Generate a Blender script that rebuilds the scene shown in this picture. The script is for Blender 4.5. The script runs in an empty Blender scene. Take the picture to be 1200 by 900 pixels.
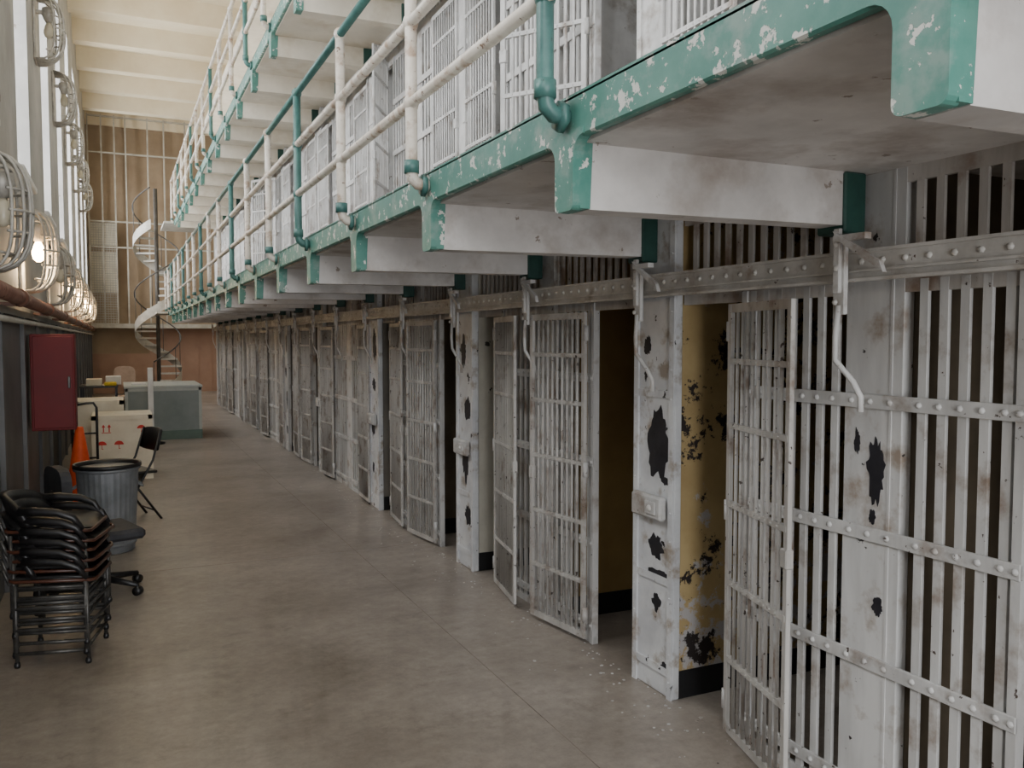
import bpy, math, random
from mathutils import Vector, Matrix
random.seed(7)
C = bpy.context.scene.collection
R = math.radians
PI = math.pi
ORD = ['first','second','third','fourth','fifth','sixth','seventh','eighth','ninth','tenth','eleventh','twelfth','thirteenth','fourteenth','fifteenth','sixteenth','seventeenth','eighteenth','nineteenth','twentieth','twenty-first','twenty-second']

# ------------------------------------------------------------ mesh builder
class MB:
    def __init__(s): s.v=[]; s.f=[]; s.sm=[]
    def add(s, vs, fs, smooth=False):
        n=len(s.v); s.v+= [tuple(p) for p in vs]
        for f in fs: s.f.append(tuple(i+n for i in f)); s.sm.append(smooth)
        return s
    def box(s,x0,x1,y0,y1,z0,z1,c=0.0):
        if x0>x1:x0,x1=x1,x0
        if y0>y1:y0,y1=y1,y0
        if z0>z1:z0,z1=z1,z0
        c=min(c,(x1-x0)*.3,(y1-y0)*.3,(z1-z0)*.3)
        if c<=0:
            vs=[(x,y,z) for z in(z0,z1) for y in(y0,y1) for x in(x0,x1)]
            return s.add(vs,[(0,2,3,1),(4,5,7,6),(0,1,5,4),(2,6,7,3),(0,4,6,2),(1,3,7,5)])
        vs=[];idx={}
        X=(x0,x1);Y=(y0,y1);Z=(z0,z1);sg=(1,-1)
        for i in(0,1):
            for j in(0,1):
                for k in(0,1):
                    px,py,pz=X[i],Y[j],Z[k];dx,dy,dz=sg[i]*c,sg[j]*c,sg[k]*c
                    for a,p in enumerate([(px,py+dy,pz+dz),(px+dx,py,pz+dz),(px+dx,py+dy,pz)]):
                        idx[(i,j,k,a)]=len(vs);vs.append(p)
        fs=[]
        for i in(0,1): fs.append([idx[(i,0,0,0)],idx[(i,1,0,0)],idx[(i,1,1,0)],idx[(i,0,1,0)]])
        for j in(0,1): fs.append([idx[(0,j,0,1)],idx[(1,j,0,1)],idx[(1,j,1,1)],idx[(0,j,1,1)]])
        for k in(0,1): fs.append([idx[(0,0,k,2)],idx[(1,0,k,2)],idx[(1,1,k,2)],idx[(0,1,k,2)]])
        for j in(0,1):
            for k in(0,1): fs.append([idx[(0,j,k,1)],idx[(1,j,k,1)],idx[(1,j,k,2)],idx[(0,j,k,2)]])
        for i in(0,1):
            for k in(0,1): fs.append([idx[(i,0,k,0)],idx[(i,1,k,0)],idx[(i,1,k,2)],idx[(i,0,k,2)]])
        for i in(0,1):
            for j in(0,1): fs.append([idx[(i,j,0,0)],idx[(i,j,1,0)],idx[(i,j,1,1)],idx[(i,j,0,1)]])
        for i in(0,1):
            for j in(0,1):
                for k in(0,1): fs.append([idx[(i,j,k,0)],idx[(i,j,k,1)],idx[(i,j,k,2)]])
        cx=Vector(((x0+x1)/2,(y0+y1)/2,(z0+z1)/2)); out=[]
        for f in fs:
            p=[Vector(vs[i]) for i in f]; n=(p[1]-p[0]).cross(p[2]-p[0]); m=sum(p,Vector())/len(p)
            out.append(tuple(f) if n.dot(m-cx)>0 else tuple(reversed(f)))
        return s.add(vs,out)
    def tube(s,pts,r,seg=8,closed=False,smooth=True,rs=None):
        P=[Vector(p) for p in pts]; n=len(P); vs=[];fs=[]; ref=None
        for i,p in enumerate(P):
            a=P[(i-1)%n] if (closed or i>0) else p
            b=P[(i+1)%n] if (closed or i<n-1) else p
            t=(b-a).normalized()
            if ref is None:
                ref=Vector((0,0,1)) if abs(t.z)<.9 else Vector((1,0,0))
            u=(ref-t*ref.dot(t))
            if u.length<1e-5: u=t.orthogonal()
            u.normalize(); w=t.cross(u); ref=u
            rr=rs[i] if rs else r
            for k in range(seg):
                an=2*PI*k/seg; vs.append(p+u*math.cos(an)*rr+w*math.sin(an)*rr)
        m=n if closed else n-1
        for i in range(m):
            for k in range(seg):
                a=i*seg+k;b=i*seg+(k+1)%seg;c=((i+1)%n)*seg+(k+1)%seg;d=((i+1)%n)*seg+k
                fs.append((a,b,c,d))
        if not closed:
            fs.append(tuple(reversed(range(seg)))); fs.append(tuple((n-1)*seg+k for k in range(seg)))
        return s.add(vs,fs,smooth)
    def lathe(s,prof,cx=0,cy=0,cz=0,seg=24,rib=0,smooth=True):
        vs=[];fs=[];n=len(prof)
        for (r,z) in prof:
            for k in range(seg):
                an=2*PI*k/seg; rr=r-(rib if (rib and k%2) else 0)
                vs.append((cx+rr*math.cos(an),cy+rr*math.sin(an),cz+z))
        for i in range(n-1):
            for k in range(seg):
                fs.append((i*seg+k,i*seg+(k+1)%seg,(i+1)*seg+(k+1)%seg,(i+1)*seg+k))
        fs.append(tuple(reversed(range(seg)))); fs.append(tuple((n-1)*seg+k for k in range(seg)))
        return s.add(vs,fs,smooth)
    def sphere(s,c,r,seg=10,rings=6,sz=1.0):
        prof=[(max(r*math.sin(PI*i/rings),r*.02),-r*sz*math.cos(PI*i/rings)) for i in range(rings+1)]
        return s.lathe(prof,c[0],c[1],c[2],seg)
    def rivet(s,x,y,z,r=.008,d=-1,seg=6):
        vs=[];fs=[]
        for rr,h in((1,0),(.75,.55)):
            for k in range(seg):
                a=2*PI*k/seg; vs.append((x+d*r*h,y+r*rr*math.cos(a),z+r*rr*math.sin(a)))
        vs.append((x+d*r*.8,y,z))
        for k in range(seg):
            k2=(k+1)%seg; fs.append((k,k2,seg+k2,seg+k)); fs.append((seg+k,seg+k2,2*seg))
        if d<0: fs=[tuple(reversed(f)) for f in fs]
        return s.add(vs,fs,True)
    def prism(s,poly,axis,a0,a1):
        n=len(poly)
        def mk(p,a):
            return {'x':(a,p[0],p[1]),'y':(p[0],a,p[1]),'z':(p[0],p[1],a)}[axis]
        vs=[mk(p,a0) for p in poly]+[mk(p,a1) for p in poly]
        fs=[tuple(range(n)),tuple(reversed(range(n,2*n)))]+[(i,n+i,n+(i+1)%n,(i+1)%n) for i in range(n)]
        return s.add(vs,fs)
    def build(s,name,mat,parent=None,loc=None):
        me=bpy.data.meshes.new(name); me.from_pydata(s.v,[],s.f); me.update()
        for p,f in zip(me.polygons,s.sm): p.use_smooth=f
        o=bpy.data.objects.new(name,me); C.objects.link(o)
        if mat: me.materials.append(mat)
        if parent: o.parent=parent
        if loc: o.location=loc
        return o

def tag(o,label,cat,group=None,kind=None):
    o['label']=label
    o['category']=cat
    if group:o['group']=group
    if kind:o['kind']=kind
    return o
def thing(name,label,cat,loc=(0,0,0),rz=0,group=None):
    o=bpy.data.objects.new(name,None); C.objects.link(o); o.location=loc; o.rotation_euler=(0,0,rz)
    o.empty_display_size=.1
    return tag(o,label,cat,group)
def struct(o,label=None):
    o['kind']='structure'
    if label:o['label']=label
    return o
def dup(root,loc,rz=0,label=None,group=None):
    r=root.copy(); C.objects.link(r); r.location=loc; r.rotation_euler=(0,0,rz)
    if label:r['label']=label
    if group:r['group']=group
    for ch in list(root.children):
        c=ch.copy(); C.objects.link(c); c.parent=r
        for g in list(ch.children):
            d=g.copy(); C.objects.link(d); d.parent=c
    return r

# ------------------------------------------------------------ materials
def srgb(c):
    return tuple(((v/255)/12.92 if v/255<=.04045 else ((v/255+.055)/1.055)**2.4) for v in c)+(1,)
def paint(name,c1,c2,rough=.6,scale=3,metal=0,chip=None,chip_t=.66,chip_s=9,bump=.1,streak=False,lo=.35,hi=.65,stain=None,low=None):
    m=bpy.data.materials.new(name); m.use_nodes=True; nt=m.node_tree; N=nt.nodes; L=nt.links
    b=N['Principled BSDF']; b.inputs['Roughness'].default_value=rough; b.inputs['Metallic'].default_value=metal
    g=N.new('ShaderNodeNewGeometry')
    vec=g.outputs['Position']
    if streak:
        mp=N.new('ShaderNodeMapping'); mp.inputs['Scale'].default_value=(1,1,.18); L.new(vec,mp.inputs['Vector']); vec1=mp.outputs['Vector']
    else: vec1=vec
    n1=N.new('ShaderNodeTexNoise'); n1.inputs['Scale'].default_value=scale; n1.inputs['Detail'].default_value=6; n1.inputs['Roughness'].default_value=.65
    L.new(vec1,n1.inputs['Vector'])
    r1=N.new('ShaderNodeValToRGB'); r1.color_ramp.elements[0].position=lo; r1.color_ramp.elements[1].position=hi
    r1.color_ramp.elements[0].color=srgb(c1); r1.color_ramp.elements[1].color=srgb(c2)
    L.new(n1.outputs['Fac'],r1.inputs['Fac'])
    out=r1.outputs['Color']; hgt=n1.outputs['Fac']
    def layer(out,col,t,s,soft,det=8,off=0.0,bias=None,rg=.62):
        n2=N.new('ShaderNodeTexNoise'); n2.inputs['Scale'].default_value=s; n2.inputs['Detail'].default_value=det; n2.inputs['Roughness'].default_value=rg
        mp2=N.new('ShaderNodeMapping'); mp2.inputs['Location'].default_value=(off,off,off); L.new(vec,mp2.inputs['Vector']); L.new(mp2.outputs['Vector'],n2.inputs['Vector'])
        fac=n2.outputs['Fac']
        if bias:
            sp=N.new('ShaderNodeSeparateXYZ'); L.new(vec,sp.inputs[0])
            mr=N.new('ShaderNodeMapRange'); mr.inputs['From Min'].default_value=bias[0]+.25; mr.inputs['From Max'].default_value=bias[0]-.25; mr.inputs['To Min'].default_value=0; mr.inputs['To Max'].default_value=bias[1]
            L.new(sp.outputs['Z'],mr.inputs['Value'])
            ad=N.new('ShaderNodeMath'); ad.operation='ADD'; L.new(fac,ad.inputs[0]); L.new(mr.outputs['Result'],ad.inputs[1]); fac=ad.outputs[0]
        r2=N.new('ShaderNodeValToRGB'); r2.color_ramp.elements[0].position=t; r2.color_ramp.elements[1].position=t+soft
        L.new(fac,r2.inputs['Fac'])
        mx=N.new('ShaderNodeMix'); mx.data_type='RGBA'
        L.new(r2.outputs['Color'],mx.inputs['Factor']); L.new(out,mx.inputs['A']); mx.inputs['B'].default_value=srgb(col)
        return mx.outputs['Result'],r2.outputs['Color']
    if stain: out,_=layer(out,stain[0],stain[1],stain[2],stain[3],6,5.3)
    if low: out,_=layer(out,low[0],low[1],low[2],.03,10,2.1,(low[3],.12),.72)
    if chip:
        out,msk=layer(out,chip,chip_t,chip_s,.015,10,3.7 if low else 0,None,.72 if low else .62)
        iv=N.new('ShaderNodeMath'); iv.operation='SUBTRACT'; iv.inputs[0].default_value=1; L.new(msk,iv.inputs[1]); hgt=iv.outputs[0]
    L.new(out,b.inputs['Base Color'])
    if bump:
        bp=N.new('ShaderNodeBump'); bp.inputs['Strength'].default_value=bump; bp.inputs['Distance'].default_value=.01
        L.new(hgt,bp.inputs['Height']); L.new(bp.outputs['Normal'],b.inputs['Normal'])
    return m
def emis(name,c,st):
    m=bpy.data.materials.new(name); m.use_nodes=True; b=m.node_tree.nodes['Principled BSDF']
    b.inputs['Base Color'].default_value=srgb(c); b.inputs['Emission Color'].default_value=srgb(c); b.inputs['Emission Strength'].default_value=st
    return m

M={}
M['bar']=paint('grey_white_bar_paint',(174,172,169),(206,205,202),.5,6,chip=(70,54,44),chip_t=.665,chip_s=26,streak=True,stain=((138,122,108),.53,5,.16))
M['bar_dull']=paint('dull_bar_paint',(164,158,150),(196,191,185),.55,8,chip=(70,54,44),chip_t=.66,chip_s=26,streak=True,stain=((132,112,96),.53,4,.15))
M['leaf']=paint('worn_gate_paint',(162,158,152),(194,191,186),.5,7,chip=(60,48,40),chip_t=.64,chip_s=30,streak=True,stain=((126,112,100),.53,6,.16))
M['pillar']=paint('chipped_white_pillar_paint',(192,193,195),(218,219,219),.42,4,chip=(28,25,26),chip_t=.645,chip_s=12,bump=.3,stain=((158,147,134),.54,7,.12))
M['column']=paint('white_column_paint',(182,181,179),(210,209,206),.5,5,chip=(40,32,30),chip_t=.665,chip_s=14,bump=.2,streak=True,stain=((152,138,124),.53,6,.15))
M['tier2']=paint('upper_tier_white_paint',(182,181,179),(210,209,207),.55,4,chip=(90,70,60),chip_t=.68,chip_s=18,stain=((148,138,128),.54,5,.15))
M['beam']=paint('locking_bar_paint',(174,170,163),(206,203,197),.5,6,chip=(86,68,56),chip_t=.68,chip_s=24,stain=((146,132,118),.54,6,.15))
M['slab']=paint('white_slab_paint',(188,184,180),(214,210,206),.7,2.5,chip=(142,130,120),chip_t=.66,chip_s=14,stain=((164,154,145),.50,3,.2))
M['slab3']=paint('cream_slab_paint',(206,198,182),(226,219,204),.7,2,stain=((190,176,152),.55,2,.2))
M['green']=paint('chipped_green_paint',(66,122,110),(94,141,128),.45,5,chip=(206,206,198),chip_t=.59,chip_s=20,bump=.5,stain=((120,146,136),.52,8,.12))
M['dgreen']=paint('dark_green_paint',(24,58,52),(40,80,70),.5,5)
M['pipegreen']=paint('green_pipe_paint',(54,94,90),(76,119,112),.4,8,chip=(60,66,64),chip_t=.66,chip_s=30)
M['pipe']=paint('cream_pipe_paint',(198,189,175),(220,213,201),.4,8,chip=(120,98,82),chip_t=.64,chip_s=30,stain=((168,146,126),.52,10,.12))
M['yellow']=paint('peeling_ochre_paint',(156,132,88),(180,158,112),.7,2.5,chip=(38,30,27),chip_t=.553,chip_s=5.5,bump=.4,low=((172,168,166),.60,6,.62))
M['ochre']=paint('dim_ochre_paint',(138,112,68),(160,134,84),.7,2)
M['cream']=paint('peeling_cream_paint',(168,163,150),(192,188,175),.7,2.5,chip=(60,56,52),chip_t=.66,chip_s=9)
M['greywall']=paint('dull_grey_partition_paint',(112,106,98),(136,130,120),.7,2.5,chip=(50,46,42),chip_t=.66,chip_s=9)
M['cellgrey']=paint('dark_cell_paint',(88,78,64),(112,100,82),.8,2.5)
M['black']=paint('black_base_paint',(16,16,18),(28,28,30),.5,4)
M['chipdark']=paint('exposed_dark_steel',(18,18,24),(38,36,42),.6,12)
M['ceil']=paint('cream_ceiling_paint',(222,206,174),(236,224,196),.8,.8)
M['wallL']=paint('grey_wall_paint',(146,144,140),(178,176,172),.75,1.2,chip=(120,112,104),chip_t=.66,chip_s=4)
M['dado']=paint('grey_dado_paint',(72,71,71),(98,97,96),.5,2)
M['brown']=paint('tan_end_wall',(142,122,98),(166,146,120),.8,.6)
M['pink']=paint('tan_brown_panel',(156,122,102),(174,140,118),.6,1)
M['steel']=paint('cage_steel',(158,152,138),(186,180,166),.5,4)
M['mesh']=paint('pale_mesh_panel',(190,182,160),(214,206,184),.7,3)
M['dark']=paint('black_plastic',(20,20,22),(34,33,34),.4,10)
M['vinyl']=paint('black_vinyl',(20,19,20),(34,32,32),.4,12)
M['greyfab']=paint('dark_grey_fabric',(44,44,48),(60,60,64),.7,12)
M['brownrim']=paint('brown_seat_rim',(64,38,28),(84,50,36),.35,12)
M['frame']=paint('dark_chair_metal',(60,58,56),(96,94,90),.4,14,metal=.5)
M['galv']=paint('galvanised_steel',(114,117,120),(138,141,144),.5,7,metal=.3)
M['red']=paint('deep_red_enamel',(98,8,12),(112,12,16),.6,2)
M['orange']=paint('orange_cone_plastic',(205,70,24),(225,90,36),.5,6)
M['crate']=paint('pale_crate_plywood',(214,204,182),(228,220,200),.7,5)
M['redmark']=paint('red_stencil',(190,40,34),(205,56,46),.7,10)
M['desk']=paint('grey_green_counter',(110,120,118),(128,136,134),.5,2)
M['desktop']=paint('pale_counter_trim',(150,156,150),(170,174,168),.4,2)
M['deskgreen']=paint('green_counter_skirt',(74,94,84),(88,108,97),.5,2)
M['rustpipe']=paint('rusty_red_pipe',(112,76,62),(140,104,88),.5,6,chip=(60,40,32),chip_t=.62,chip_s=14)
M['white']=paint('plain_white_paint',(206,206,204),(224,224,222),.5,4)
M['yellowcloth']=paint('yellow_cloth',(200,170,40),(220,190,60),.8,8)
M['beige']=paint('pale_beige_fabric',(180,158,142),(198,176,160),.8,8)
M['stair']=paint('stair_pale_tread_steel',(178,175,166),(206,203,194),.5,6)
M['stairdark']=paint('stair_dark_steel',(60,57,52),(84,80,74),.5,6)
M['lampbulb']=emis('glowing_bulb',(255,206,145),70)
M['offbulb']=paint('unlit_frosted_bulb',(190,182,160),(212,204,182),.2,4)
M['cage']=paint('lamp_cage_metal',(150,146,138),(190,186,178),.4,10,metal=.1)

def floor_mat():
    m=bpy.data.materials.new('stained_concrete_floor'); m.use_nodes=True; nt=m.node_tree; N=nt.nodes; L=nt.links
    b=N['Principled BSDF']; g=N.new('ShaderNodeNewGeometry')
    def nz(s,d,r):
        n=N.new('ShaderNodeTexNoise'); n.inputs['Scale'].default_value=s; n.inputs['Detail'].default_value=d; n.inputs['Roughness'].default_value=r
        L.new(g.outputs['Position'],n.inputs['Vector']); return n
    n1=nz(.9,10,.72); n2=nz(14,10,.8); n3=nz(3.4,10,.78)
    r=N.new('ShaderNodeValToRGB'); e=r.color_ramp.elements; e[0].position=.32; e[0].color=srgb((124,114,104)); e[1].position=.70; e[1].color=srgb((172,163,152))
    L.new(n1.outputs['Fac'],r.inputs['Fac'])
    out=r.outputs['Color']
    for n,a,bb,p0,p1 in((n2,(.74,.73,.72,1),(1.06,1.06,1.06,1),.32,.62),(n3,(.70,.675,.65,1),(1,1,1,1),.34,.47)):
        r2=N.new('ShaderNodeValToRGB'); e=r2.color_ramp.elements; e[0].position=p0; e[0].color=a; e[1].position=p1; e[1].color=bb
        L.new(n.outputs['Fac'],r2.inputs['Fac'])
        mx=N.new('ShaderNodeMix'); mx.data_type='RGBA'; mx.blend_type='MULTIPLY'; mx.inputs['Factor'].default_value=1
        L.new(out,mx.inputs['A']); L.new(r2.outputs['Color'],mx.inputs['B']); out=mx.outputs['Result']
    L.new(out,b.inputs['Base Color'])
    rr=N.new('ShaderNodeMapRange'); rr.inputs['To Min'].default_value=.2; rr.inputs['To Max'].default_value=.5; L.new(n3.outputs['Fac'],rr.inputs['Value']); L.new(rr.outputs['Result'],b.inputs['Roughness'])
    bp=N.new('ShaderNodeBump'); bp.inputs['Strength'].default_value=.06; L.new(n2.outputs['Fac'],bp.inputs['Height']); L.new(bp.outputs['Normal'],b.inputs['Normal'])
    return m
M['floor']=floor_mat()
M['joint']=paint('floor_joint',(106,96,86),(150,140,128),.8,5)

# ------------------------------------------------------------ dimensions
XC=2.31; XW=-.72; B0=3.15; PP=2.38; NP=8
YEND=B0+PP*NP+.32; YB=28.5; ZC=8.4
def Bk(k): return B0+PP*k

# ------------------------------------------------------------ shell
m=MB(); m.box(-1.6,7,-4,YB+.3,-.2,0); struct(m.build('floor',M['floor']))
m=MB(); m.box(1.648,1.652,-4,YB,.0,.0006)
for y in [2.3+4.2*i for i in range(7)]: m.box(XW,XC,y,y+.004,0,.0006)
struct(m.build('trim_1',M['joint']),'faint joint lines of the concrete floor')
m=MB(); m.box(-1.6,7,-4,YB+.3,ZC,ZC+.2)
y=1.0
while y<YB:
    m.prism([(y,ZC),(y+.12,ZC-.42),(y+.42,ZC-.42),(y+.54,ZC)],'x',XW-.3,7); y+=1.95
struct(m.build('ceiling',M['ceil']))
WY=[-3.3+2.9*i for i in range(11)]
ww=1.2; zs=3.1; zt=7.2
m=MB(); m.box(-1.05,XW,-4,YB,0,zs); m.box(-1.05,XW,-4,YB,zt,ZC)
prev=-4
for wy in WY:
    m.box(-1.05,XW,prev,wy,zs,zt); prev=wy+ww
m.box(-1.05,XW,prev,YB,zs,zt)
struct(m.build('wall_left',M['wallL']))
m=MB(); m.box(XW,XW+.02,-4,YB,0,1.82); m.box(XW,XW+.045,-4,YB,1.82,1.87)
y=2.0
while y<YB: m.box(XW+.02,XW+.05,y,y+.1,0,1.82); y+=1.45
struct(m.build('trim_2',M['dado']),'grey painted lower part of the left wall')
for i,wy in enumerate(WY):
    m=MB()
    for a in (0,.33,.66,1): m.box(-.99,-.95,wy+a*ww-.02,wy+a*ww+.02,zs,zt)
    for j in range(8):
        z=zs+(zt-zs)*j/7; m.box(-.99,-.95,wy,wy+ww,z-.02,z+.02)
    m.box(-1.0,XW+.05,wy-.04,wy+ww+.04,zs-.05,zs+.01,.01)
    struct(m.build('window_%d'%(i+1),M['white']))
m=MB(); m.box(-1.6,7,YB,YB+.3,0,ZC); struct(m.build('wall_back',M['brown']))
m=MB(); m.box(.9,6.9,YB-.06,YB,0,2.05); m.box(-.7,.9,YB-.05,YB,0,1.2)
for x in [-.5+.4*i for i in range(12)]: m.box(x,x+.02,YB-.075,YB-.05,0,1.2 if x<.9 else 2.05)
struct(m.build('trim_3',M['pink']),'tan brown panelling low on the end wall')
m=MB(); m.box(6.9,7.1,-4,YB,0,ZC); struct(m.build('wall_right',M['ceil']))

t=thing('security_cage','tall steel and mesh gallery cage covering the far end wall','cage',(0,YB-.5,0))
for x in (-.66,-.3,.05,.35,.95,1.4,2.0,2.8,3.6):
    MB().box(x-.02,x+.02,-.03,.03,2.05,8.2).build('cage_post',M['steel'],t)
for z in (2.05,4.35,5.1,7.1,8.15): MB().box(-.68,3.7,-.035,.035,z-.022,z+.022).build('cage_rail',M['steel'],t)
MB().box(-.68,6.8,-.1,.45,1.97,2.1).build('cage_ledge',M['steel'],t)
m=MB()
for (a,b,c,d) in ((-.64,.05,2.1,5.06),):
    z=c
    while z<d: m.box(a,b,.0,.006,z,z+.02); z+=.07
    x=a
    while x<b: m.box(x,x+.015,.0,.006,c,d); x+=.07
m.build('mesh_panel',M['steel'],t)
MB().box(-.66,.04,.08,.1,4.4,5.05).build('backing_panel',M['mesh'],t)
MB().box(-.66,.04,.08,.1,3.0,4.2).build('backing_panel',M['mesh'],t)

# ------------------------------------------------------------ cell block shells
def partition(y0,y1,z0,z1,mat,xs=.03):
    struct(MB().box(XC+xs,XC+2.0,y0,y1,z0,z1).build('wall_partition',mat))
    struct(MB().box(XC+xs-.002,XC+2.0,y0-.004,y1+.004,z0+.001,z0+.13).build('baseboard_cell',M['black']))
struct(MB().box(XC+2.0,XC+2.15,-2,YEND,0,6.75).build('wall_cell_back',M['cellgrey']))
struct(MB().box(XC+.02,XC+2.15,YEND-.05,YEND+.08,0,6.75).build('wall_block_end',M['wallL']))
for k in range(-2,NP+1):
    B=Bk(k)
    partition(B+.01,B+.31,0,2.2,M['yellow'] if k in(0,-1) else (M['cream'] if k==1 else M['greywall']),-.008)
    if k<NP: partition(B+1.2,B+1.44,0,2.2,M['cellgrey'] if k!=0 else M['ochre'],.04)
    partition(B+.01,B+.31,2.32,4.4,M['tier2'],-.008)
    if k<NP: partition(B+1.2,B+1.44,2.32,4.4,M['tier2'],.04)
struct(MB().box(XC+.02,XC+.1,-2,YEND,4.52,6.7).build('wall_upper_tier',M['slab3']))
struct(MB().box(XC-.3,XC+2.15,-2,YEND,6.7,6.85).build('ceiling_cell_block',M['slab3']))
struct(MB().box(XC+.02,XC+2.0,-2,YEND,2.2,2.32).build('floor_second_tier_cells',M['slab']))
struct(MB().box(XC+.02,XC+2.0,-2,YEND,4.4,4.52).build('floor_third_tier_cells',M['slab']))

# ------------------------------------------------------------ posts
def blob(cy,cz,ry,rz,seed,x):
    rnd=random.Random(seed); n=34; pts=[]; q=1
    for i in range(n):
        a=2*PI*i/n; q=.5*q+.5*(.45+.8*rnd.random()); pts.append((cy+ry*q*math.cos(a),cz+rz*q*math.sin(a)))
    return MB().prism(pts,'x',x-.0015,x+.001)
def pillar_mesh(h):
    m=MB(); m.box(-.02,.02,0,.32,0,h,.006)
    m.box(-.03,-.02,0,.035,0,h); m.box(-.03,-.02,.285,.32,0,h)
    for z in (.1,.52,1.38): m.box(-.028,-.02,.035,.285,z,z+.035)
    for z in [.08+.13*i for i in range(int(h/.13))]:
        m.rivet(-.03,.017,z,.006); m.rivet(-.03,.303,z,.006)
    return m
for k in range(-1,NP+1):
    t=thing('steel_post','chipped white steel post with lock box, %s wide post from the camera, ground tier'%ORD[k+1],'post',(XC-.03,Bk(k),0),group='wide posts of the ground tier')
    pillar_mesh(2.2).build('post_plate',M['pillar'] if k<3 else M['bar'],t)
    if k<4:
        lb=MB().box(-.07,-.03,.04,.28,.82,.93,.01).box(-.08,-.07,.07,.15,.845,.905,.004).build('lock_box',M['bar'],t)
        MB().rivet(-.08,.11,.875,.016).build('lock_knob',M['beam'],lb)
    if k==0:
        for j,(cy,cz,ry,rz) in enumerate([(.13,1.17,.08,.18),(.14,.68,.065,.07),(.13,.42,.035,.05),(.22,1.62,.03,.05),(.06,.13,.05,.03),(.1,.56,.1,.02),(.07,1.0,.03,.02)]):
            blob(cy,cz,ry,rz,j,-.0205).build('peeled_patch',M['chipdark'],t)
    elif k in(1,2,3,4):
        rnd=random.Random(k)
        for j in range(4): blob(.09+.13*rnd.random(),.3+.42*j+.1*rnd.random(),.03+.05*rnd.random(),.05+.12*rnd.random(),j+9*k,-.0205).build('peeled_patch',M['chipdark'],t)
for k in range(-1,NP):
    t=thing('steel_post','narrow white steel post crossed by riveted straps, %s narrow post from the camera, ground tier'%ORD[k+1],'post',(XC-.008,Bk(k)+1.20,0),group='narrow posts of the ground tier')
    m=MB(); m.box(0,.045,0,.24,0,2.2,.002); m.box(-.003,.0,.04,.05,0,2.2); m.build('post_plate',M['column'],t)
    if k==-1:
        for j,(cy,cz,ry,rz) in enumerate([(.10,1.21,.04,.12),(.08,.75,.024,.035),(.18,1.3,.014,.05),(.11,1.05,.015,.03)]):
            blob(cy,cz,ry,rz,j+40,-.0005).build('peeled_patch',M['chipdark'],t)

# ------------------------------------------------------------ grilles
STR=(.10,.55,.99,1.44)
def make_grille(label,loc,mb,rivets=True,top=2.2,group=None,name='cell_grille',sp=.072):
    t=thing(name,label,'grille',loc,group=group)
    m=MB(); y=.84
    ys=[]
    while y<1.95:
        if not(1.18<y<1.465): ys.append(y)
        y+=sp
    for y in ys: m.box(-.008,.006,y-.015,y+.015,.02,1.84)
    m.box(-.016,.02,.78,.81,0,1.84); m.box(-.016,.02,1.95,1.98,0,1.84); m.box(-.009,.009,.78,1.98,0,.04)
    m.build('bars',mb,t)
    for z in STR:
        s=MB(); s.box(-.02,-.008,.78,1.98,z-.024,z+.024,.002)
        if rivets:
            for y in ys+[1.24,1.32,1.40,.795,1.965]: s.rivet(-.02,y,z,.0115)
        s.build('strap',M['bar'] if rivets else mb,t)
    m=MB(); y=.36
    while y<2.37:
        if not(1.18<y<1.465): m.box(-.006,.006,y-.014,y+.014,1.9,top)
        y+=.072
    m.box(-.007,.012,.32,2.38,top-.05,top)
    m.box(-.007,.02,.32,2.38,1.80,1.9)
    m.build('transom_bars',M['bar_dull'] if rivets else mb,t)
    return t
g0=make_grille('barred cell grille nearest the camera, ground tier, riveted straps crossing a white post',(XC,Bk(-1),0),M['bar'],group='barred grilles of the ground tier')
for k in range(0,NP):
    dup(g0,(XC,Bk(k),0),0,'%s barred cell grille from the camera, ground tier, behind folded back doors'%ORD[k+1])
# ------------------------------------------------------------ gates
def make_door(label,group,w=.52,h=1.79):
    t=thing('cell_gate',label,'barred gate',(0,0,0),group=group)
    m=MB()
    m.box(-.009,.009,0,.03,.03,h,.002); m.box(-.009,.009,w-.03,w,.03,h,.002)
    m.box(-.007,.007,.03,w-.03,.03,.065); m.box(-.007,.007,.03,w-.03,h-.035,h)
    m.build('gate_frame',M['leaf'],t)
    m=MB(); n=9
    for i in range(n):
        y=.03+(w-.06)*(i+1)/(n+1); m.tube([(0,y,.05),(0,y,h-.02)],.0078,6)
    m.build('gate_bars',M['leaf'],t)
    for z in (.34,.66,.98,1.3,1.56):
        s=MB(); s.box(-.011,.011,.01,w-.01,z-.011,z+.011)
        for i in range(n):
            y=.03+(w-.06)*(i+1)/(n+1); s.rivet(-.011,y,z,.006); s.rivet(.011,y,z,.006,1)
        s.build('crossbar',M['leaf'],t)
    MB().box(-.016,.016,w-.04,w+.004,.84,.91,.004).build('lock',M['leaf'],t)
    for z in (.16,.95,1.68): MB().tube([(0,0,z-.04),(0,0,z+.04)],.015,8).build('hinge',M['bar'],t)
    return t
rnd=random.Random(3)
d0=None
for k in range(0,NP+1):
    B=Bk(k)
    near='open barred gate folded back on the near side of the %s wide post, ground tier'%ORD[k+1]
    far='open barred gate folded back on the far side of the %s wide post, ground tier'%ORD[k+1]
    ang={0:15,1:10,2:6}.get(k,3)
    loc=(XC-.05,B-.37,0); rz=R(180-ang)
    if k>=3 and k%2: rz=R(4); near=near.replace('open','closed').replace('folded back','hung'); loc=(XC-.05,B-.46,0)
    if d0 is None:
        d0=make_door(near,'barred gates of the ground tier'); d0.location=loc; d0.rotation_euler=(0,0,rz)
    else: dup(d0,loc,rz,near)
    if k<NP:
        ang={0:8,1:7,2:5}.get(k,3); rz=R(ang); loc=(XC-.05,B+.80,0)
        if k>=2 and k%2==0: rz=R(180-3); far=far.replace('open','closed').replace('folded back','hung')
        dup(d0,loc,rz,far)

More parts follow.
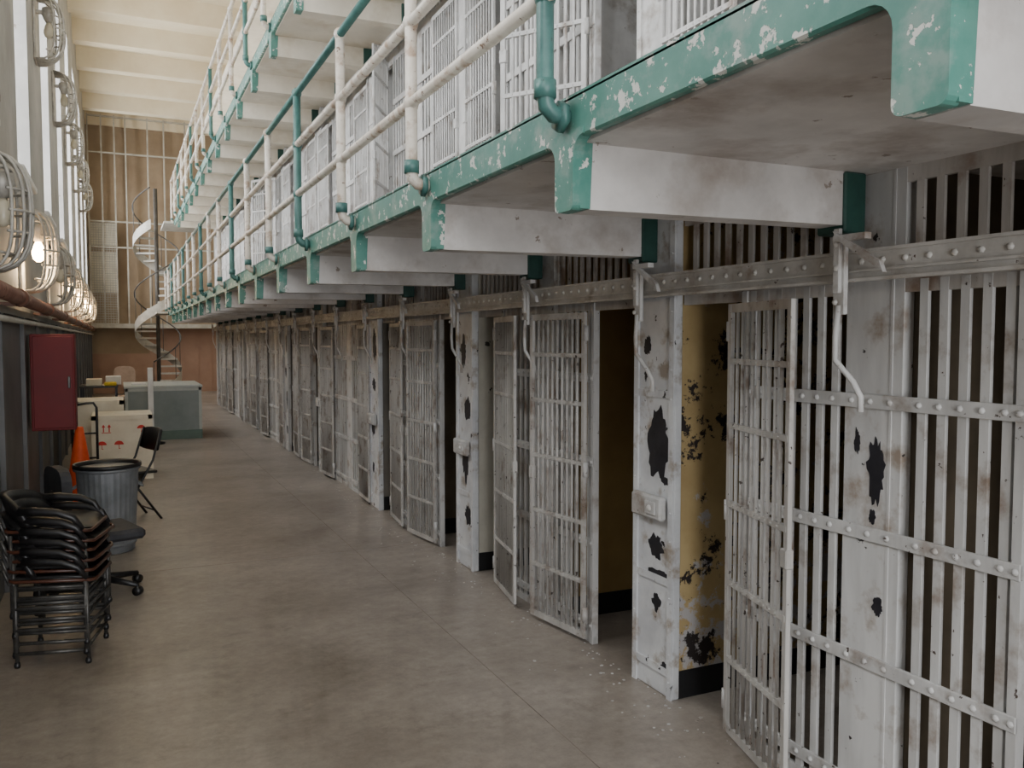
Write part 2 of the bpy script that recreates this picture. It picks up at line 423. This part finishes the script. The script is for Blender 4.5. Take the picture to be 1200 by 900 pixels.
# ------------------------------------------------------------ locking bar and levers
t=thing('locking_bar','long horizontal riveted steel locking bar above the ground tier cell doors','locking bar',(XC-.08,0,0))
m=MB(); m.box(-.03,-.018,0,YEND-.1,1.84,1.935); m.box(-.045,-.03,0,YEND-.1,1.928,1.938); m.box(-.048,-.03,0,YEND-.1,1.836,1.846); m.box(-.04,-.03,0,YEND-.1,1.866,1.874)
y=.1
while y<YEND-.2:
    m.rivet(-.029,y,1.90,.012); y+=.085 if y<8 else .17
m.build('bar_channel',M['beam'],t)
l0=None; n=0
for k in range(-1,NP+1):
    for off in (.16,1.34):
        if k==NP and off>1: continue
        y=Bk(k)+off
        lab='%s upright locking lever from the camera clamped over the long locking bar'%ORD[n]; n+=1
        if l0: dup(l0,(XC-.12,y,0),0,lab); continue
        l0=t=thing('locking_lever',lab,'locking lever',(XC-.12,y,0),group='levers on the locking bar')
        MB().box(-.03,-.012,-.024,.024,1.73,1.99,.003).box(-.045,-.03,-.014,.014,1.80,2.01,.003).build('clamp_plate',M['bar'],t)
        s=MB(); s.prism([(-.02,1.97),(-.0,2.0),(-.19,1.89),(-.205,1.855)],'x',-.062,-.045); s.box(-.06,-.03,-.13,.0,1.965,1.985); s.build('lever_arm',M['bar'],t)
        s=MB(); s.tube([(-.03,0,1.76),(-.03,.01,1.66),(-.02,.02,1.58),(.0,-.04,1.51),(.02,-.055,1.46),(.02,-.055,1.41)],.010,8); s.build('pull_rod',M['bar'],t)
        for z in(1.77,1.88,1.96): MB().rivet(-.045,0,z,.011).build('bolt',M['beam'],t)

# ------------------------------------------------------------ balconies
def balcony(name,label,z0,z1,xe,ms,first,mg):
    t=thing(name,label,'walkway',(0,0,0))
    MB().box(xe,XC+.02,-.6,YEND,z0,z1).build('deck',ms,t)
    m=MB(); m.box(xe-.03,xe,-.6,YEND,z0+.008,z1+.012,.006); m.box(xe-.03,xe+.05,-.6,YEND,z1,z1+.013); m.build('edge_beam',mg,t)
    y=first
    while y<YEND-.2:
        b=MB(); b.prism([(xe+.02,z0),(XC-.1,z0),(XC-.1,z0-.175),(xe+.02,z0-.185)],'y',y,y+.10); b=b.build('bracket_beam',ms,t)
        f=.055; a=y-.004; c=y+.104; pl=[]
        for j in range(6):
            q=PI/2*j/5; pl.append((a-f+f*math.sin(q),z0+.012-f+f*math.cos(q)))
        for j in range(5):
            q=PI/2*j/4; pl.append((a+.02-.02*math.cos(q),z0-.168-.02*math.sin(q)))
        for j in range(5):
            q=PI/2*j/4; pl.append((c-.02+.02*math.sin(q),z0-.168-.02*math.cos(q)))
        for j in range(6):
            q=PI/2*j/5; pl.append((c+f-f*math.cos(q),z0+.012-f+f*math.sin(q)))
        pl+= [(c+f,z0+.03),(a-f,z0+.03)]
        e=MB(); e.prism(pl,'x',xe-.035,xe+.0)
        e.prism([(xe-.01,z0),(xe+.03,z0),(xe+.022,z0-.183),(xe-.01,z0-.183)],'y',y-.003,y+.103)
        e.build('end_cap',mg,b)
        MB().box(XC-.13,XC-.035,y-.012,y+.115,z0-.2,z0-.001,.006).build('inner_cap',M['dgreen'],b)
        y+=PP/2
    return t
balcony('balcony_walkway','second tier concrete walkway with chipped green edge and white bracket beams',2.2,2.32,1.2,M['slab'],.93,M['green'])
balcony('balcony_walkway','third tier cream walkway with green edge, high above the second tier railing',4.4,4.52,1.36,M['slab3'],.93,M['green'])

def railing(label,zb,xr,zs_,off,mtop):
    t=thing('pipe_railing',label,'railing',(xr,0,0))
    y0=off; ye=YEND-.1
    MB().tube([(0,-.3,zs_[2]),(0,ye,zs_[2])],.022,10).build('top_rail',mtop,t)
    MB().tube([(0,-.3,zs_[1]),(0,ye,zs_[1])],.022,10).build('middle_rail',M['pipe'],t)
    MB().tube([(0,-.3,zs_[0]),(0,ye,zs_[0])],.022,10).build('lower_rail',M['pipe'],t)
    y=y0; i=0
    while y<ye:
        gr=(i%3==1)
        mt=M['pipegreen'] if gr else M['pipe']
        p=MB(); p.tube([(0,y,zs_[2]+.01),(0,y,zb+.03),(.005,y,zb-.0),(.025,y,zb-.02),(.085,y,zb-.025)],.025,12)
        p=p.build('post',mt,t)
        for z in zs_: MB().sphere((0,y,z),.033,10,6,1.1).build('pipe_fitting',mt,p)
        MB().tube([(0,y,zb+.02),(0,y,zb+.07)],.032,10).build('collar',M['pipegreen'],p)
        MB().tube([(.04,y,zb-.025),(.058,y,zb-.025)],.045,6).build('flange',M['pipegreen'],p)
        y+=PP/2; i+=1
    return t
railing('three rail pipe railing on the second tier walkway, white pipes with green posts',2.3,1.10,(2.60,2.92,3.25),.97,M['pipegreen'])
railing('three rail pipe railing on the third tier walkway, nearer the ceiling',4.5,1.27,(4.80,5.12,5.45),.97,M['pipe'])

# ------------------------------------------------------------ second tier fronts
g2=None
for k in range(-1,NP):
    lab='%s barred white cell grille from the camera on the second tier'%ORD[k+1]
    if g2 is None: g2=make_grille(lab,(XC,Bk(k),2.32),M['tier2'],False,2.08,'barred grilles of the second tier')
    else: dup(g2,(XC,Bk(k),2.32),0,lab)
pm=None
for k in range(-1,NP+1):
    t=thing('steel_post','white steel post, %s wide post from the camera on the second tier'%ORD[k+1],'post',(XC-.03,Bk(k),2.32),group='wide posts of the second tier')
    if pm is None: pm=pillar_mesh(2.08).build('post_plate',M['tier2'],t)
    else:
        c=pm.copy(); C.objects.link(c); c.parent=t
    if k<NP:
        t=thing('steel_post','narrow white steel post, %s narrow post from the camera on the second tier'%ORD[k+1],'post',(XC-.008,Bk(k)+1.20,2.32),group='narrow posts of the second tier')
        MB().box(0,.045,0,.24,0,2.08,.002).build('post_plate',M['tier2'],t)
m=MB(); m.box(XC-.11,XC-.09,0,YEND-.1,4.15,4.24); m.box(XC-.13,XC-.109,0,YEND-.1,4.23,4.245)
tag(m.build('locking_bar',M['beam']),'long horizontal locking bar above the second tier cell doors','locking bar')
d2=None
for k in range(-1,NP+1):
    for s in (0,1):
        if k==NP and s==1: continue
        B=Bk(k)
        lab='closed white barred gate on the %s side of the %s wide post, second tier'%(('near','far')[s],ORD[k+1])
        loc=(XC-.06,B-.39,2.32) if s==0 else (XC-.06,B+.79,2.32); rz=0 if s==0 else PI
        if (k,s) in((0,1),(2,0),(4,1)): rz=R(150) if s==0 else R(35); lab=lab.replace('closed','open')
        if d2 is None:
            d2=dup(d0,loc,rz,lab,'barred gates of the second tier')
            for ch in d2.children:
                if ch.name.split('.')[0] in('gate_frame','gate_bars','crossbar','lock'):
                    ch.data=ch.data.copy(); ch.data.materials[0]=M['tier2']
        else: dup(d2,loc,rz,lab)

# ------------------------------------------------------------ left wall pipe and lamps
t=thing('steam_pipe','rusty red pipe running along the left wall above the grey lower band','pipe',(0,0,0))
MB().tube([(-.6,-2,1.93),(-.6,YB-.1,1.93)],.05,14).build('pipe_run',M['rustpipe'],t)
y=1.5
while y<YB-1:
    MB().box(XW+.002,-.6,y,y+.04,1.872,1.90).tube([(-.6,y-.06,1.93),(-.6,y+.1,1.93)],.062,14).build('pipe_bracket',M['rustpipe'],t); y+=2.6
m=MB(); m.tube([(-.645,-2,1.78),(-.645,YB-.1,1.78)],.02,8); tag(m.build('conduit',M['steel']),'thin grey conduit running under the rusty pipe','conduit')
def make_lamp(lit,label,group):
    t=thing('caged_lamp',label,'lamp',(0,0,0),group=group)
    MB().box(0,.025,-.15,.15,-.34,.34,.01).box(.025,.13,-.02,.02,.16,.20,.005).build('mounting_plate',M['cage'],t)
    m=MB(); H=.34
    for j in range(7):
        y=-.15+.30*j/6; q=math.sqrt(max(0,1-(y/.2)**2))
        pts=[]
        for i in range(13):
            a=-PI/2+PI*i/12; c,s_=math.cos(a),math.sin(a)
            pts.append((.02+.27*q*abs(c)**.6,y,H*abs(s_)**.75*(1 if s_>0 else -1)))
        m.tube(pts,.010,6)
    for z in(-.24,-.12,0,.12,.24):
        d=.27*(1-abs(z/H)**2.6)
        m.tube([(.02+(d+.004)*math.sqrt(max(0,1-(yy/.2)**2)),yy,z) for yy in [-.16+.32*i/10 for i in range(11)]],.009,6)
    m.build('cage',M['cage'],t)
    MB().lathe([(.03,.23),(.06,.225),(.065,.16),(.045,.11),(.03,.08)],.14,0,0,14).build('lamp_socket',M['cage'],t)
    MB().lathe([(.02,.08),(.035,.05),(.05,.0),(.05,-.03),(.04,-.065),(.015,-.085)],.14,0,0,14).build('bulb',M['lampbulb'] if lit else M['offbulb'],t)
    return t
ly=[5.75,8.2,11.2,14.0,17.0,20.2,23.1]; lit=[0,1,0,1,1,1,1]
bl={}
for i,y in enumerate(ly):
    g='lit caged lamps in the lower row' if lit[i] else 'unlit caged lamps in the lower row'
    lab='%s caged lamp from the camera in the lower row on the left wall, bulb %s'%(ORD[i],'glowing' if lit[i] else 'unlit')
    if lit[i] not in bl: bl[lit[i]]=make_lamp(lit[i],lab,g); bl[lit[i]].location=(XW,y,2.38)
    else: dup(bl[lit[i]],(XW,y,2.38),0,lab)
    if lit[i]:
        l=bpy.data.lights.new('bulb_light','POINT'); l.energy=12; l.color=(1,.75,.45); l.shadow_soft_size=.05
        lo=bpy.data.objects.new('bulb_light',l); lo.location=(XW+.14,y,2.22); C.objects.link(lo)
for i,y in enumerate([7.5,10.4,13.3,16.2,19.1,22.0]):
    dup(bl[0],(XW,y,4.9),0,'%s caged unlit lamp from the camera in the upper row between the windows'%ORD[i],'caged lamps in the upper row')

# ------------------------------------------------------------ red cabinet
t=thing('fire_cabinet','deep red metal fire cabinet mounted on the left wall above the orange cone','cabinet',(XW+.052,8.2,.87))
MB().box(0,.335,0,.34,0,.82,.006).build('body',M['red'],t)
MB().box(.02,.32,-.012,0,.02,.80,.004).build('cabinet_door',M['red'],t)
MB().box(.28,.30,-.03,-.012,.36,.46,.004).build('handle',M['frame'],t)

# ------------------------------------------------------------ stacked chairs
def make_stack_chair(label):
    t=thing('stacking_chair',label,'chair',(0,0,0),group='black chairs in the stack by the left wall')
    m=MB(); n=8; vs=[];fs=[]
    for layer,dz in((0,0),(1,.035)):
        for i in range(n+1):
            for j in range(n+1):
                u=i/n*2-1; v=j/n*2-1
                e=1-.12*(abs(u)**4*abs(v)**4)
                x=.2*u*e; y=.195*v*e
                z=.42+dz*(1-.5*max(abs(u),abs(v))**8)+.018*(abs(v)**2)-.02*max(0,u)**3+.01
                vs.append((x,y,z))
    q=(n+1)
    for l in(0,1):
        for i in range(n):
            for j in range(n):
                a=l*q*q+i*q+j; f=(a,a+q,a+q+1,a+1)
                fs.append(f if l else tuple(reversed(f)))
    edge=[i*q for i in range(n)]+[n*q+j for j in range(n)]+[i*q+n for i in range(n,0,-1)]+[j for j in range(n,0,-1)]
    for a,b in zip(edge,edge[1:]+edge[:1]): fs.append((a,b,b+q*q,a+q*q)[::-1])
    m.add(vs,fs,True); s=m.build('seat',M['vinyl'],t)
    m=MB(); m.tube([(.2,-.16,.425),(.19,-.19,.43),(-.16,-.205,.44),(-.2,-.17,.44),(-.2,.17,.44),(-.16,.205,.44),(.19,.19,.43),(.2,.16,.425)],.009,6,closed=True); m.build('seat_rim',M['brownrim'],s)
    m=MB(); vs=[];fs=[]; n=10
    for l,th in((0,0),(1,.035)):
        for i in range(n+1):
            a=-1+2*i/n
            for j in range(4):
                w=j/3; x=-.215-.05*w+.13*a*a+ (th if l else 0); y=.215*a*(1-.05*w); z=.46+.15*w*(1-.4*a**4)
                vs.append((x,y,z))
    q=4*(n+1)
    for l in(0,1):
        for i in range(n):
            for j in range(3):
                a=l*q+i*4+j; f=(a,a+4,a+5,a+1); fs.append(f if l==0 else tuple(reversed(f)))
    for i in range(n):
        fs.append((i*4,i*4+q,i*4+4+q,i*4+4)); fs.append((i*4+3,i*4+7,i*4+7+q,i*4+3+q))
    for j in range(3): fs.append((j,j+1,j+1+q,j+q)); a=n*4+j; fs.append((a,a+q,a+1+q,a+1))
    m.add(vs,fs,True); m.build('backrest',M['vinyl'],t)
    for sy in(-1,1): MB().tube([(-.12,.2*sy,.54),(-.04,.21*sy,.54),(.06,.212*sy,.53),(.13,.208*sy,.50),(.17,.195*sy,.44)],.018,8,rs=[.022,.022,.02,.018,.012]).build('armrest',M['vinyl'],t)
    for sx in(-1,1):
        for sy in(-1,1):
            m=MB(); m.tube([(.165*sx,.185*sy,.42),(.165*sx,.185*sy,.03)],.010,8); l=m.build('leg',M['frame'],t)
            MB().lathe([(.013,0),(.016,.012),(.012,.03)],.165*sx,.185*sy,0,8).build('foot_glide',M['dark'],l)
    for sy in(-1,1):
        for z in(.30,.19,.07): MB().tube([(-.165,.187*sy,z),(.165,.187*sy,z)],.010,6).build('side_rail',M['frame'],t)
        MB().tube([(-.19,.18*sy,.42),(-.22,.18*sy,.5)],.009,6).build('back_bracket',M['frame'],t)
    for z in(.09,.33): MB().tube([(.167,-.185,z),(.167,.185,z)],.009,6).build('cross_rail',M['frame'],t)
    return t
levels=['lowest','second from the floor','third from the floor','fourth from the floor','fifth from the floor','topmost']
c0=make_stack_chair('black vinyl stacking chair, lowest in the stack by the left wall'); c0.location=(-.29,5.0,0); c0.rotation_euler=(0,0,R(-12))
for i in range(1,6):
    dup(c0,(-.29+.003*i*(-1)**i,5.0+.003*i,.05*i),R(-12+random.uniform(-4,4)),'black vinyl stacking chair, %s in the stack by the left wall'%levels[i])

# ------------------------------------------------------------ office chairs
def swivel(name,label,loc,rz,mat,bz=.74):
    t=thing(name,label,'office chair',loc,rz)
    b=MB()
    for i in range(5):
        a=2*PI*i/5+.3; b.tube([(0,0,.1),(.27*math.cos(a),.27*math.sin(a),.065)],.02,8,rs=[.028,.016])
    b=b.build('star_base',M['dark'],t)
    for i in range(5):
        a=2*PI*i/5+.3; x,y=.27*math.cos(a),.27*math.sin(a)
        MB().tube([(x-.022*math.sin(a),y+.022*math.cos(a),.028),(x+.022*math.sin(a),y-.022*math.cos(a),.028)],.028,12).tube([(x,y,.03),(x,y,.07)],.01,6).build('caster',M['dark'],b)
    MB().tube([(0,0,.08),(0,0,.36)],.025,10).build('gas_post',M['frame'],t)
    MB().box(-.22,.22,-.22,.22,.36,.43,.03).build('seat',mat,t)
    MB().tube([(-.1,0,.36),(-.27,0,.37),(-.29,0,.5),(-.27,0,bz)],.014,8).build('back_support',M['dark'],t)
    pts=[]
    for i in range(20):
        a=2*PI*i/20; c,s=math.cos(a),math.sin(a); pts.append((.2*abs(c)**.6*(1 if c>0 else -1),bz+.15*abs(s)**.6*(1 if s>0 else -1)))
    MB().prism(pts,'x',-.27,-.21).build('backrest',mat,t)
    return t
swivel('office_chair','dark grey swivel office chair behind the chair stack beside the metal bin',(-.13,6.1,0),R(18),M['greyfab'],.7)
swivel('office_chair','pale beige swivel office chair behind the grey green counter',(.12,18.3,0),R(-90),M['beige']).scale=(.85,1,1.25)

# ------------------------------------------------------------ bin
t=thing('trash_can','ribbed galvanised metal trash can with thin black liner over the rim','trash can',(-.09,7.3,0))
MB().lathe([(.175,0),(.185,.01),(.19,.06),(.222,.63),(.227,.65)],seg=64,rib=.003,smooth=False).build('can_body',M['galv'],t)
MB().lathe([(.192,.055),(.2,.06),(.2,.075),(.192,.08)],seg=32).build('band',M['galv'],t)
MB().lathe([(.227,.635),(.24,.64),(.24,.652),(.23,.658)],seg=32).build('rim',M['galv'],t)
MB().lathe([(.229,.656),(.246,.662),(.243,.69),(.227,.685),(.216,.66),(.19,.5),(.02,.48)],seg=36).build('bin_liner',M['dark'],t)
for s in(-1,1): MB().tube([(s*.215,-.05,.52),(s*.25,-.05,.5),(s*.25,.05,.5),(s*.215,.05,.52)],.007,6).build('handle',M['galv'],t)

# ------------------------------------------------------------ folding chair
t=thing('folding_chair','black metal folding chair standing behind the ribbed trash can','chair',(.09,8.5,0),R(200))
for s in(-1,1):
    MB().tube([(.2,.2*s,.0),(-.12,.2*s,.55),(-.2,.19*s,.82)],.011,8).build('front_leg',M['dark'],t)
    MB().tube([(-.2,.17*s,.0),(.1,.17*s,.44)],.011,8).build('rear_leg',M['dark'],t)
MB().box(-.17,.21,-.18,.18,.43,.455,.01).build('seat',M['vinyl'],t)
m=MB(); vs=[];fs=[]
for i in range(9):
    a=-1+2*i/8
    for (dx,z) in((0,.62),(-.04,.83),(-.055,.83),(-.015,.62)): vs.append((-.16+dx-.03*(1-a*a),.2*a,z-.02*a**4*(1 if z>.7 else -1)))
for i in range(8):
    for j in range(4): fs.append((i*4+j,i*4+(j+1)%4,(i+1)*4+(j+1)%4,(i+1)*4+j))
fs+= [(0,3,2,1),(32,33,34,35)]
m.add(vs,fs,True); m.build('backrest',M['vinyl'],t)
MB().tube([(.12,-.2,.14),(.12,.2,.14)],.008,6).build('crossbar',M['dark'],t)
MB().tube([(-.15,-.17,.08),(-.15,.17,.08)],.008,6).build('crossbar',M['dark'],t)

# ------------------------------------------------------------ cone
t=thing('traffic_cone','orange traffic cone standing by the left wall below the red cabinet','traffic cone',(-.36,9.5,0))
MB().box(-.19,.19,-.19,.19,0,.03,.008).build('base',M['orange'],t)
MB().lathe([(.155,.03),(.145,.05),(.035,.77),(.024,.775)],seg=24).build('cone_body',M['orange'],t)

t=thing('hand_truck','black tubular hand truck leaning beside the pale crates','hand truck',(-.3,10.35,0))
MB().tube([(-.16,0,.05),(-.16,.02,.85),(-.13,.0,.93),(-.02,-.02,.95),(.05,0,.95),(.08,0,.9),(.08,0,.05)],.014,8).tube([(-.16,0,.35),(.08,0,.35)],.01,6).tube([(-.16,0,.62),(.08,0,.62)],.01,6).build('tube_frame',M['dark'],t)
MB().box(-.18,.1,-.16,0,.0,.012).build('toe_plate',M['dark'],t)
for x in(-.19,.11): MB().tube([(x-.02,.05,.09),(x+.02,.05,.09)],.09,16).build('wheel',M['dark'],t)

# ------------------------------------------------------------ crates
def arrows(m,x,z,s,y):
    for dx in(-.3*s,.3*s):
        m.box(x+dx-.06*s,x+dx+.06*s,y-.002,y,z-.4*s,z+.2*s)
        m.prism([(x+dx-.2*s,z+.15*s),(x+dx+.2*s,z+.15*s),(x+dx,z+.5*s)],'y',y-.002,y)
    m.box(x-.5*s,x+.5*s,y-.002,y,z-.52*s,z-.44*s)
def umbrella(m,x,z,s,y):
    pts=[(x+.5*s*math.cos(a),z+.45*s*math.sin(a)) for a in [PI*i/10 for i in range(11)]]
    m.prism(pts,'y',y-.002,y); m.box(x-.03*s,x+.03*s,y-.002,y,z-.45*s,z); m.box(x-.03*s,x+.14*s,y-.002,y,z-.5*s,z-.43*s)
def crate(label,x0,x1,y0,y1,h,marks):
    t=thing('shipping_crate',label,'crate',((x0+x1)/2,y0,0)); w=(x1-x0)/2
    MB().box(-w,w,0,y1-y0,.06,h,.004).build('crate_box',M['crate'],t)
    MB().box(-w,w,-.012,0,.06,.12).box(-w,w,-.012,0,h-.05,h).box(-w,-w+.05,-.012,0,.1,h).box(w-.05,w,-.012,0,.1,h).build('batten',M['crate'],t)
    for x in(-w,-.05,w-.1): MB().box(x,x+.1,0,y1-y0,0,.06).build('skid',M['crate'],t)
    if marks:
        for fn,x,z,s in((arrows,-.17,h-.15,.10),(umbrella,.2,h-.16,.09),(umbrella,-.22,h-.34,.10),(umbrella,-.04,h-.34,.10)):
            m=MB(); fn(m,x,z,s,0); m.build('stencil_mark',M['redmark'],t)
crate('pale wooden crate with red arrow and umbrella marks facing the camera',-.29,.36,10.9,11.6,.76,True)
crate('plain pale wooden crate standing behind the marked crate by the wall',-.5,.06,11.75,12.5,.88,False)

# ------------------------------------------------------------ counter and things around it
t=thing('counter','grey green reception counter with green skirt on the floor ahead of the spiral stair','counter',(.1,15.0,0))
MB().box(0,1.15,0,1.5,.14,.85,.005).build('counter_body',M['desk'],t)
MB().box(-.01,1.16,-.01,1.51,0,.15,.004).build('skirt',M['deskgreen'],t)
MB().box(-.02,1.17,-.02,1.52,.85,.89,.006).build('counter_top',M['desktop'],t)
MB().box(-.006,.04,-.006,0,.15,.85).box(1.11,1.156,-.006,0,.15,.85).box(.0,1.15,-.006,0,.80,.85).build('corner_trim',M['desktop'],t)
t=thing('stanchion','pale upright post on a dark round base in front of the counter','post',(.46,14.5,0))
MB().lathe([(.2,0),(.2,.02),(.06,.05),(.03,.06)],seg=24).build('base',M['dark'],t)
MB().box(-.04,.04,-.02,.02,.05,1.2,.006).build('post_bar',M['white'],t)
t=thing('side_table','dark table between the counter and the left wall','table',(-.3,16.6,0))
MB().box(-.3,.3,-.4,.4,.81,.84,.005).build('tabletop',M['dark'],t)
for x in(-.27,.27):
    for y in(-.37,.37): MB().box(x-.02,x+.02,y-.02,y+.02,0,.81).build('leg',M['dark'],t)
m=MB(); m.box(-.5,-.25,16.3,16.6,.84,.96,.01); tag(m.build('cardboard_box',M['crate']),'small pale box on the dark side table','box')
m=MB(); m.box(-.22,-.02,16.22,16.5,.84,.90,.015); tag(m.build('yellow_cloth',M['yellowcloth']),'folded yellow cloth on the dark side table','cloth')
m=MB(); m.box(-.2,.05,16.6,16.9,.84,.99,.01); tag(m.build('white_carton',M['white']),'white carton behind the yellow cloth on the dark side table','box')
m=MB(); m.box(.2,.42,15.3,15.6,.89,.92,.004); tag(m.build('paper_stack',M['white']),'stack of white papers on the counter','papers')

# ------------------------------------------------------------ flakes on the floor
rnd=random.Random(11); m=MB()
for i in range(420):
    y=1.8+12*rnd.random()**1.5; x=XC-.03-abs(rnd.gauss(0,.16)); s=.003+.009*rnd.random()**2; a=rnd.random()*6
    m.prism([(x+s*(.6+.6*rnd.random())*math.cos(a+q*PI*2/5),y+s*(.6+.6*rnd.random())*math.sin(a+q*PI*2/5)) for q in range(5)],'z',.0003,.0022)
tag(m.build('paint_flakes',M['bar']),'pale paint flakes scattered on the floor along the cell fronts','debris',kind='stuff')

# ------------------------------------------------------------ spiral staircase
t=thing('spiral_staircase','tall steel spiral staircase with pale treads at the end of the cell block','staircase',(1.0,24.6,0))
MB().tube([(0,0,0),(0,0,5.6)],.05,12).build('center_pole',M['stairdark'],t)
nt=24; rise=4.5/nt; r=.56; stp=30
def ang(i): return R(-120+stp*i)
for i in range(nt):
    a0=ang(i); z=rise*(i+1); m=MB()
    arc=[(r*math.cos(a0+R(stp+3)*j/4),r*math.sin(a0+R(stp+3)*j/4)) for j in range(5)]
    m.prism([(.04*math.cos(a0),.04*math.sin(a0))]+arc,'z',z-.045,z)
    o=m.build('tread',M['stair'],t)
    am=a0+R(stp/2)
    if i%2==0: MB().tube([(r*math.cos(am),r*math.sin(am),z),(r*math.cos(am),r*math.sin(am),z+.85)],.009,6).build('baluster',M['stairdark'],o)
def helix(r,dz,n=160):
    return [(r*math.cos(ang(nt*i/n)+R(stp/2)),r*math.sin(ang(nt*i/n)+R(stp/2)),rise*(nt*i/n+1)+dz) for i in range(n+1)]
H0=helix(r+.01,-.2); H1=helix(r+.01,.05); vs=[];fs=[]
for a,b in zip(H0,H1): vs+=[a,b]
for i in range(len(H0)-1): fs.append((2*i,2*i+2,2*i+3,2*i+1))
m=MB(); m.add(vs,fs,True); m.build('stringer',M['stair'],t)
MB().tube(helix(r,.86),.018,8).build('handrail',M['stairdark'],t)
MB().box(-.1,.95,-2.0,-.3,2.27,2.32).build('landing',M['stair'],t)
MB().box(.1,.95,-2.0,-.3,4.47,4.52).build('landing',M['stair'],t)

# ------------------------------------------------------------ lights
for i,wy in enumerate(WY):
    l=bpy.data.lights.new('window_daylight','AREA'); l.shape='RECTANGLE'; l.size=zt-zs; l.size_y=ww; l.energy=130 if i<7 else 200; l.color=(.96,.98,1)
    o=bpy.data.objects.new('window_daylight',l); o.location=(-1.02,wy+ww/2,(zs+zt)/2); o.rotation_euler=(0,R(-90),0); C.objects.link(o)
l=bpy.data.lights.new('fill_behind_camera','AREA'); l.shape='RECTANGLE'; l.size=3.0; l.size_y=3.2; l.energy=190; l.color=(.97,.98,1)  # unseen fill lamp added behind the camera to brighten floor and cell fronts
o=bpy.data.objects.new('fill_behind_camera',l); o.location=(.5,-3.6,1.7); o.rotation_euler=(R(90),0,R(-8)); C.objects.link(o)
w=bpy.data.worlds.new('World'); bpy.context.scene.world=w; w.use_nodes=True
w.node_tree.nodes['Background'].inputs[0].default_value=(.92,.95,1,1); w.node_tree.nodes['Background'].inputs[1].default_value=3.0

# ------------------------------------------------------------ camera
cd=bpy.data.cameras.new('camera'); cd.sensor_width=36; cd.lens=30; cd.clip_start=.02; cd.clip_end=200
co=bpy.data.objects.new('camera',cd); C.objects.link(co); co.location=(0,0,1.65)
co.rotation_euler=(R(90-3.03),0,R(-24.81)); bpy.context.scene.camera=co
